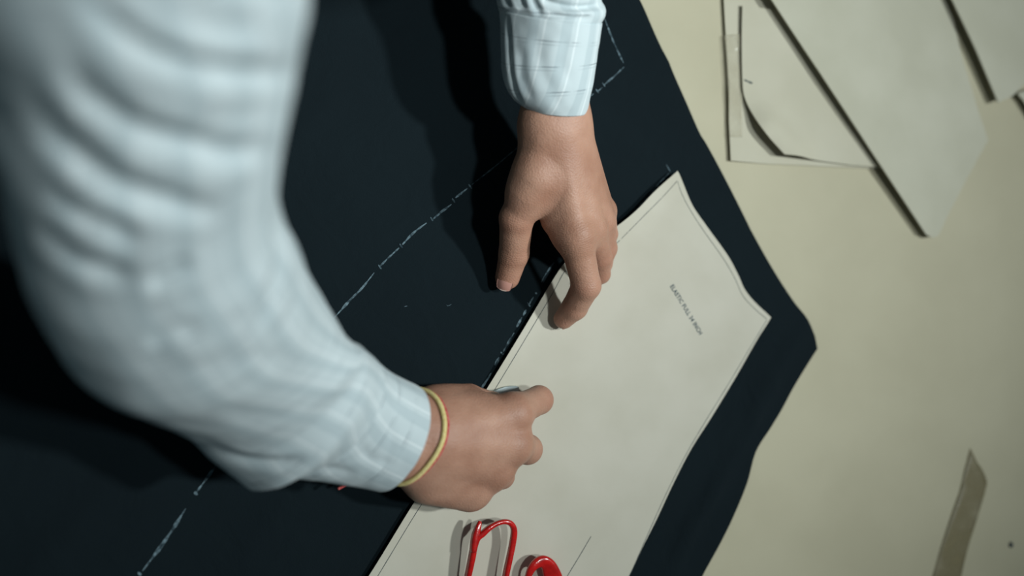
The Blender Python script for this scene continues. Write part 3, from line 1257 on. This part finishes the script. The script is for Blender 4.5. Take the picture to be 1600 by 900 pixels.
a = me.attributes.new('flush', 'FLOAT', 'POINT')
a.data.foreach_set('value', fl)


# nails -----------------------------------------------------------
def nail(c, along, normal, w, l, lift):
    """curved nail plate: sits on the end joint"""
    t = Vector(along).normalized()
    nn = Vector(normal)
    nn = (nn - t * nn.dot(t)).normalized()
    s = t.cross(nn)
    V, F = [], []
    nu, nv = 12, 12
    for layer in (0, 1):
        for i in range(nu + 1):
            for j in range(nv + 1):
                u = i / nu * 2 - 1
                v = j / nv * 2 - 1
                # rounded rectangle mapping
                uu = u * math.sqrt(1 - 0.30 * v * v)
                vv = v * math.sqrt(1 - 0.34 * u * u)
                p = Vector(c) + s * (uu * w / 2) + t * (vv * l / 2) + nn * (lift - (uu * uu) * w * 0.20 - (0.10 * l * vv * vv) - layer * 0.0012)
                V.append(p)
    m = (nu + 1) * (nv + 1)
    for i in range(nu):
        for j in range(nv):
            a = i * (nv + 1) + j
            q = (a, a + nv + 1, a + nv + 2, a + 1)
            F.append(q)
            F.append(tuple(x + m for x in q[::-1]))
    rim = [i * (nv + 1) for i in range(nu + 1)] + [nu * (nv + 1) + j for j in range(1, nv + 1)] + \
          [i * (nv + 1) + nv for i in range(nu - 1, -1, -1)] + [j for j in range(nv - 1, 0, -1)]
    for k in range(len(rim)):
        a, b = rim[k], rim[(k + 1) % len(rim)]
        F.append((a, b, b + m, a + m))
    o = from_pydata('fingernail', V, F, [M_nail, M_nailtip], person)
    for p_ in o.data.polygons:
        if (Vector(p_.center) - Vector(c)).dot(t) > l * 0.44:
            p_.material_index = 1
    return o


tocam = lambda c: (CAM - Vector(c)).normalized()
tip = Vector(L_th[3])
ax = (Vector(L_th[3]) - Vector(L_th[2])).normalized()
nrm = tocam(tip)
nrm = (nrm - ax * nrm.dot(ax)).normalized()
nail(tip + ax * 0.0025, ax, nrm + Vector((-0.12, 0, 0)), .0150, .0150, .0117)
tip = Vector(L_ix[3])
ax = (Vector(L_ix[3]) - Vector(L_ix[2])).normalized()
nail(tip + ax * 0.002, ax, Vector((0.7, -0.6, 0.35)), .0112, .0115, .0084)

# ------------------------------------------------------------------ clothes
def tube(rings, nr, nt, flat, folds=(), noise_amp=0.0015, noise_sc=18.0, capless=True, seed=0.0, ripple=None, bulge=0.0, fdep=0.75):
    """sleeve surface. rings: (leftx, lefty, rightx, righty, z of axis). Returns V, F, UV"""
    R = catmull([tuple(q) + (0, 0, 0) if len(q) == 5 else q for q in rings], nr)
    C, U, FR = [], [], []
    for lx, ly, rx, ry, z, fx, fy, fw in R:
        m = at((lx + rx) / 2, (ly + ry) / 2, z)
        d = depth_of(m)
        a = at_depth(lx, ly, d)
        b = at_depth(rx, ry, d)
        C.append((a + b) / 2)
        U.append((b - a) / 2)
        if fw > 0.02:   # seam line read off the photograph: where the front of the ring shows
            hb = U[-1].length * flat
            q = at_depth((lx + rx) / 2 + fx, (ly + ry) / 2 + fy, d - hb * fdep) - C[-1]
            FR.append((q, min(1, fw)))
        else:
            FR.append(None)
    V, UV = [], []
    s = 0.0
    PX = np.zeros((nr, nt, 2))
    BASE = []
    for i in range(nr):
        t = (C[min(nr - 1, i + 1)] - C[max(0, i - 1)]).normalized()
        if i:
            s += (C[i] - C[i - 1]).length
        v = U[i].cross(t)
        v.normalize()
        if v.dot(CAM - C[i]) < 0:
            v = -v
        row = []
        for k in range(nt):
            an = k / nt * math.tau
            vv = v * (U[i].length * flat)
            if FR[i]:
                vv = vv.lerp(FR[i][0] if math.sin(an) > 0 else v * FR[i][0].dot(v), FR[i][1])
            dirv = (U[i] * math.cos(an) + vv * math.sin(an))
            p = C[i] + dirv + t * (bulge * max(0, math.sin(an)) ** 1.5)
            row.append((p, dirv.normalized(), math.sin(an)))
            PX[i, k] = proj(p)
            UV.append((an * U[i].length * 0.92, s))
        BASE.append(row)
    disp = np.zeros((nr, nt))
    front = np.array([[max(0.0, min(1.0, (q[2] + 0.25) * 3)) for q in row] for row in BASE])
    for poly, amp, w in folds:
        poly = [tuple(q) for q in catmull(poly, 14)]
        d, t = seg_dist(PX[..., 0], PX[..., 1], poly)
        env = np.clip(np.minimum(t, 1 - t) * 5, 0, 1)
        e = np.exp(-(d / w) ** 2) - 0.22 * np.exp(-((d - 1.9 * w) / (1.1 * w)) ** 2)
        disp += -0.7 * amp * e * env * front
    for i in range(nr):
        for k in range(nt):
            p, n, _ = BASE[i][k]
            dn = noise_amp * noise.noise(p * noise_sc + Vector((seed, 0, 0))) + 0.5 * noise_amp * noise.noise(p * noise_sc * 2.7 + Vector((seed, 5, 0)))
            dd = disp[i, k] + dn
            if ripple:
                dd += ripple(i / (nr - 1), k / nt)
            V.append(p + n * dd)
    F = []
    for i in range(nr - 1):
        for k in range(nt):
            a = i * nt + k
            b = i * nt + (k + 1) % nt
            F.append((a, b, b + nt, a + nt))
    return V, F, UV


def cloth_obj(name, V, F, UV, nt, parent, thick=0.0012, sub=0):
    o = from_pydata(name, V, F, M_shirt, parent)
    me = o.data
    bm = bmesh.new()
    bm.from_mesh(me)
    bmesh.ops.recalc_face_normals(bm, faces=bm.faces[:])
    bm.to_mesh(me)
    bm.free()
    me = o.data
    uvl = me.uv_layers.new(name='UVMap')
    for p in me.polygons:
        idx = [me.loops[l].vertex_index for l in p.loop_indices]
        wrap = any(i % nt == 0 for i in idx) and any(i % nt == nt - 1 for i in idx)
        for l, i in zip(p.loop_indices, idx):
            u, v = UV[i]
            if wrap and i % nt == 0:
                u = UV[(i // nt) * nt + nt - 1][0] + (UV[(i // nt) * nt + 1][0])
            uvl.data[l].uv = (u, v)
    md = o.modifiers.new('thickness', 'SOLIDIFY')
    md.thickness = thick
    md.offset = -1
    return o


# torso, trousers, hair and shoes lie beyond the picture's top edge
fld, D = body_field(0.018, only='torso', h=0.012)
sv, sf = surface_nets(D, fld.lo, fld.h)
shirt = from_pydata('shirt', sv, sf, M_shirt, person)
fld, D = body_field(0.016, only='legs', h=0.012)
sv, sf = surface_nets(D, fld.lo, fld.h)
from_pydata('trousers', sv, sf, M_trouser, person)

# right (near) sleeve: shoulder down over the elbow to the cuff seam.  (left edge, right edge, height of axis)
rs = [(-170, -420, 400, -420, .475), (-110, -200, 440, -210, .455), (-75, -60, 474, -70, .435), (-50, 30, 482, 0, .415), (-25, 110, 472, 70, .395), (-4, 210, 456, 160, .372),
      (12, 300, 443, 240, .345), (30, 385, 437, 305, .318), (52, 450, 446, 345, .295), (82, 510, 468, 405, .255), (130, 560, 493, 455, .218, 20, 15, .1),
      (205, 622, 517, 495, .182, 45, 25, .4), (290, 680, 540, 532, .150, 65, 20, .8), (335, 720, 543, 536, .131, 72, 14, 1), (368, 751, 546, 539, .124, 74, 10, 1),
      (391, 768, 548, 542, .119, 75, 8, 1), (406, 763, 550, 544, .115, 75, 8, 1), (432, 745, 553, 548, .110, 75, 8, 1), (444, 741, 560, 555, .106, 75, 8, 1), (453, 741, 567, 562, .103, 74, 8, 1)]
fr = [([(120, -20), (190, 50), (260, 92), (330, 112), (420, 116), (465, 95)], .0085, 17),
      ([(95, 90), (150, 150), (215, 198), (290, 222), (370, 238), (440, 226)], .0085, 18),
      ([(40, 150), (90, 205), (160, 270), (225, 306), (290, 324), (360, 332)], .0085, 18),
      ([(70, 280), (115, 320), (165, 350), (225, 378)], .0065, 15),
      ([(60, 350), (100, 385), (150, 418), (210, 428)], .0060, 14),
      ([(230, 450), (265, 430), (300, 408)], .0060, 14),
      ([(230, 545), (270, 520), (320, 515)], .0035, 16),
      ([(300, 600), (350, 570), (420, 560), (470, 570)], .0022, 18),
      ([(430, 325), (440, 400), (424, 470), (398, 520)], .0040, 9),
      ([(340, 640), (400, 650), (470, 640), (520, 610)], .0016, 14),
      ([(310, 690), (370, 712), (420, 722), (480, 716)], .0045, 8),
      ([(270, 20), (340, 40), (430, 50)], .0035, 20)]
V, F, UV = tube(rs, 420, 168, 0.86, fr, .0026, 13, seed=2.0,
                fdep=.86, ripple=lambda i, k: (.0006 + .0026 * max(0.0, math.sin(k * math.tau))) * max(0.0, min(1.0, (i - .90) / .06)) - .0090 * max(0.0, (i - .986) / .014) ** 1.5)
near_sleeve = cloth_obj('sleeve', V, F, UV, 168, person, .0020)
cs = [(430, 741, 546, 546, .107, 68, 8, 1), (446, 741, 560, 555, .104, 66, 8, 1), (462, 744, 572, 564, .101, 62, 8, 1), (492, 747, 590, 578, .095, 55, 6, 1), (530, 753, 612, 591, .089, 52, 5, 1), (566, 760, 630, 600, .084, 49, 4, 1), (592, 764, 641, 606, .081, 47, 3, 1)]
fr = [([(600, 640), (610, 690), (590, 735)], .0012, 8), ([(560, 690), (580, 715), (620, 720)], .0014, 8), ([(470, 735), (510, 728), (560, 738)], .0020, 8)]
V, F, UV = tube(cs, 120, 128, 0.72, fr, .0010, 30, seed=9.0, fdep=.92, ripple=lambda i, k: -.0055 * math.exp(-((i - .04) / .05) ** 2))
o = cloth_obj('cuff', V, F, UV, 128, near_sleeve, .0022)

# left (far) sleeve
ls = []
for t_ in (1.0, .62, .28):      # upper arm, beyond the picture, from the shoulder to the elbow
    p_ = Vector(L_el + (L_sh - L_el) * t_)
    q_ = Vector(L_el + (L_sh - L_el) * (t_ - .1))
    (ax_, ay_), (bx_, by_) = proj(p_), proj(q_)
    k_ = (.074 if t_ > .9 else .068) * FPX / depth_of(p_) / math.hypot(bx_ - ax_, by_ - ay_)
    nx_, ny_ = -(by_ - ay_) * k_, (bx_ - ax_) * k_
    ls.append((ax_ + nx_, ay_ + ny_, ax_ - nx_, ay_ - ny_, p_.z))
ls += [(778, -300, 1006, -310, .160), (776, -160, 978, -175, .139), (771, -75, 952, -82, .124), (773, -30, 943, -34, .118), (775, -14, 940, -8, .1135), (777, -2, 941, 4, .111, 2, 4, .4), (778, 6, 946, 15, .109, 2, 7, .9), (779, 12, 945, 25, .1075, 3, 8, 1), (781, 18, 939, 36, .106, 3, 9, 1), (787, 27, 932, 46, .1045, 3, 9, 1)]
fr = [([(802, -40), (810, -10), (818, 18)], .0050, 5), ([(824, -34), (832, -4), (846, 26)], .0048, 5), ([(838, -14), (860, 4), (900, 12), (942, 8)], .0040, 5),
      ([(850, 18), (890, 27), (930, 28)], .0026, 5), ([(787, -30), (790, -5), (796, 14)], .0036, 4), ([(850, -60), (880, -34), (930, -34)], .004, 8)]
V, F, UV = tube(ls, 150, 128, 0.82, fr, .0018, 26, seed=5.0, fdep=1.0)
far_sleeve = cloth_obj('sleeve', V, F, UV, 128, person)
cl = [(779, 13, 941, 36, .1065, 3, 8, 1), (782, 45, 938, 60, .1035, 3, 8, 1), (783, 75, 935, 80, .1005, 2, 9, 1), (783, 100, 932, 101, .0975, 1, 9, 1),
      (789, 130, 927, 128, .0940, 0, 10, 1), (802, 153, 922, 154, .0905, -1, 10, 1), (819, 166, 918, 176, .0880, -2, 10, 1)]
fr = [([(793, 22), (797, 70), (800, 115), (806, 142), (818, 166)], .0042, 3.2), ([(836, 40), (848, 110), (868, 150), (872, 175)], .0012, 10), ([(890, 50), (880, 100), (900, 140)], .0010, 9), ([(815, 70), (818, 120), (836, 165)], .0012, 7)]
V, F, UV = tube(cl, 90, 144, 0.82, fr, .0009, 34, seed=12.0, fdep=1.0)
o = cloth_obj('cuff', V, F, UV, 144, far_sleeve, .0022)

# thread bracelet on the near wrist, yellow strand beside a red one, red ends trailing under the cuff
def tubepath(pts, r, seg=10, closed=False):
    n = len(pts)
    return sweep(pts, [2 * r] * n, [2 * r] * n, [Vector((0.3, 0.2, 1)).normalized()] * n, seg, closed, 2)


def wrap_ring(center_px, z, n_axis, offset, lift):
    pass


from mathutils.bvhtree import BVHTree
bvh = BVHTree.FromPolygons([v.co for v in person.data.vertices], [tuple(p.vertices) for p in person.data.polygons])


def cast_loop(c, axis, n, lift, spread=0.0):
    """points of a loop lying on the wrist: rays from outside towards the axis point c in the plane normal to axis"""
    axis = Vector(axis).normalized()
    u = axis.orthogonal().normalized()
    w = axis.cross(u)
    out = []
    for k in range(n):
        a = k / n * math.tau
        d = u * math.cos(a) + w * math.sin(a)
        hit = bvh.ray_cast(c + d * 0.075, -d, 0.2)
        r = (hit[0] - c).length if hit[0] is not None else 0.03
        out.append([d, r])
    rs_ = np.array([q[1] for q in out])
    for _ in range(6):
        rs_ = np.maximum(rs_, (np.roll(rs_, 1) + np.roll(rs_, -1)) / 2)
    return [c + q[0] * (r + lift) for q, r in zip(out, rs_)]


bc = Vector(P3(620, 690, .068))
bax = (Vector(P3(592, 772, .064)) - Vector(P3(643, 605, .060))).cross(Vector(P3(668, 703, .094)) - bc)
if bax.dot(Vector(P3(700, 700, .060)) - bc) < 0:
    bax = -bax
ring1 = cast_loop(bc, bax, 90, .0013)
yb = from_pydata('thread_bracelet', *tubepath(ring1, .0022, closed=True), M_yellow, person)
yb['label'] = 'yellow thread bracelet'
ring2 = cast_loop(bc + bax.normalized() * 0.0030, bax, 90, .0006)
rb = from_pydata('red_thread', *tubepath(ring2, .0012, closed=True), M_redthread, yb)
rb['label'] = 'red thread strand'
tl = catmull([tuple(at(608, 763, .052)), tuple(at(594, 764, .044)), tuple(at(572, 752, .034)), tuple(at(553, 750, .030)), tuple(at(541, 757, .028)), tuple(at(528, 764, .026))], 30)
tv = join(tubepath([Vector(p) for p in tl], .0014))
o = from_pydata('thread_end', *tv, M_redthread, yb)

# hair cap
hf = Vector((0.12, -0.72, -0.68)).normalized()
hu = Vector((0.1, -0.68, 0.72)).normalized()
bm = bmesh.new()
bmesh.ops.create_uvsphere(bm, u_segments=40, v_segments=24, radius=1)
hs = hf.cross(hu).normalized()
Mx = Matrix((hs, hf, hu)).transposed()
for v in bm.verts:
    q = v.co.copy()
    q = Vector((q.x * .082, q.y * .098 - .006, q.z * .108 + .034))
    q *= 1 + 0.03 * noise.noise(q * 60)
    v.co = Mx @ q + Vector(head)
kill = [v for v in bm.verts if (v.co - Vector(head)).dot(hf) > 0.045 and (v.co - Vector(head)).dot(hu) < 0.085 or (v.co - Vector(head)).dot(hu) < -0.03]
bmesh.ops.delete(bm, geom=kill, context='VERTS')
o = from_bm('hair', bm, M_hair, person, True)
md = o.modifiers.new('thickness', 'SOLIDIFY')
md.thickness = .008
# shoes
for s in (-1, 1):
    hip = pelvis + np.array([.085 * s, 0.01, -.04])
    ank = Vector((hip[0] + .03 * s, hip[1] + .04 + (0.02 if s > 0 else 0), FLOOR))
    bm = bmesh.new()
    bmesh.ops.create_uvsphere(bm, u_segments=28, v_segments=18, radius=1)
    for v in bm.verts:
        q = v.co
        v.co = Vector((q.x * (.046 + .006 * (-q.y)), q.y * .15 - .075, max(0.001, q.z * (.055 + .02 * q.y) + .04))) + ank
    from_bm('shoe', bm, M_shoe, person, True)

# ------------------------------------------------------------------ tailor's chalk
bm = bmesh.new()
oc = [at(x, y, .010) for x, y in ((764, 615), (775, 608), (788, 604), (800, 602.5), (809, 603), (811, 607), (807, 615), (797, 619), (782, 621), (770, 621))]
lo_ = [bm.verts.new((p.x, p.y, .0086)) for p in oc]
cen = sum(oc, Vector()) / len(oc)
hi_ = [bm.verts.new((cen.x + (p.x - cen.x) * 0.94, cen.y + (p.y - cen.y) * 0.94, .0140)) for p in oc]
bm.faces.new(lo_[::-1])
bm.faces.new(hi_)
for k in range(len(oc)):
    bm.faces.new((lo_[k], lo_[(k + 1) % len(oc)], hi_[(k + 1) % len(oc)], hi_[k]))
bmesh.ops.recalc_face_normals(bm, faces=bm.faces[:])
bmesh.ops.bevel(bm, geom=bm.edges[:], offset=.0006, segments=2, affect='EDGES')
o = from_bm('tailor_chalk', bm, M_tailchalk)
tag(o, 'pale blue-white flat tailor chalk pinched under the near hand', 'chalk')

# ------------------------------------------------------------------ light
def lamp(name, loc, target, size, power, col, spread=180):
    l = bpy.data.lights.new(name, 'AREA')
    l.shape = 'DISK'
    l.size = size
    l.energy = power
    l.color = col
    l.spread = math.radians(spread)
    o = bpy.data.objects.new(name, l)
    COL.objects.link(o)
    o.location = loc
    d = Vector(target) - Vector(loc)
    o.rotation_euler = d.to_track_quat('-Z', 'Y').to_euler()
    return o


COOL = (0.90, 0.99, 1.0)
lamp('ceiling_lamp', (1.70, 0.10, 2.45), (-0.14, 0.24, 0), 0.17, 4.3, COOL, 46)
lamp('ceiling_lamp', (0.52, 0.05, 2.45), (-0.12, 0.26, 0), 0.17, 2.15, COOL, 46)
w = bpy.data.worlds.new('world')
S.world = w
w.use_nodes = True
w.node_tree.nodes['Background'].inputs['Color'].default_value = (0.55, 0.82, 0.92, 1)
w.node_tree.nodes['Background'].inputs['Strength'].default_value = 0.075

S.view_settings.view_transform = 'Standard'
S.view_settings.look = 'None'
S.view_settings.gamma = 1.0
S.view_settings.use_curve_mapping = False
S.view_settings.exposure = 0.0
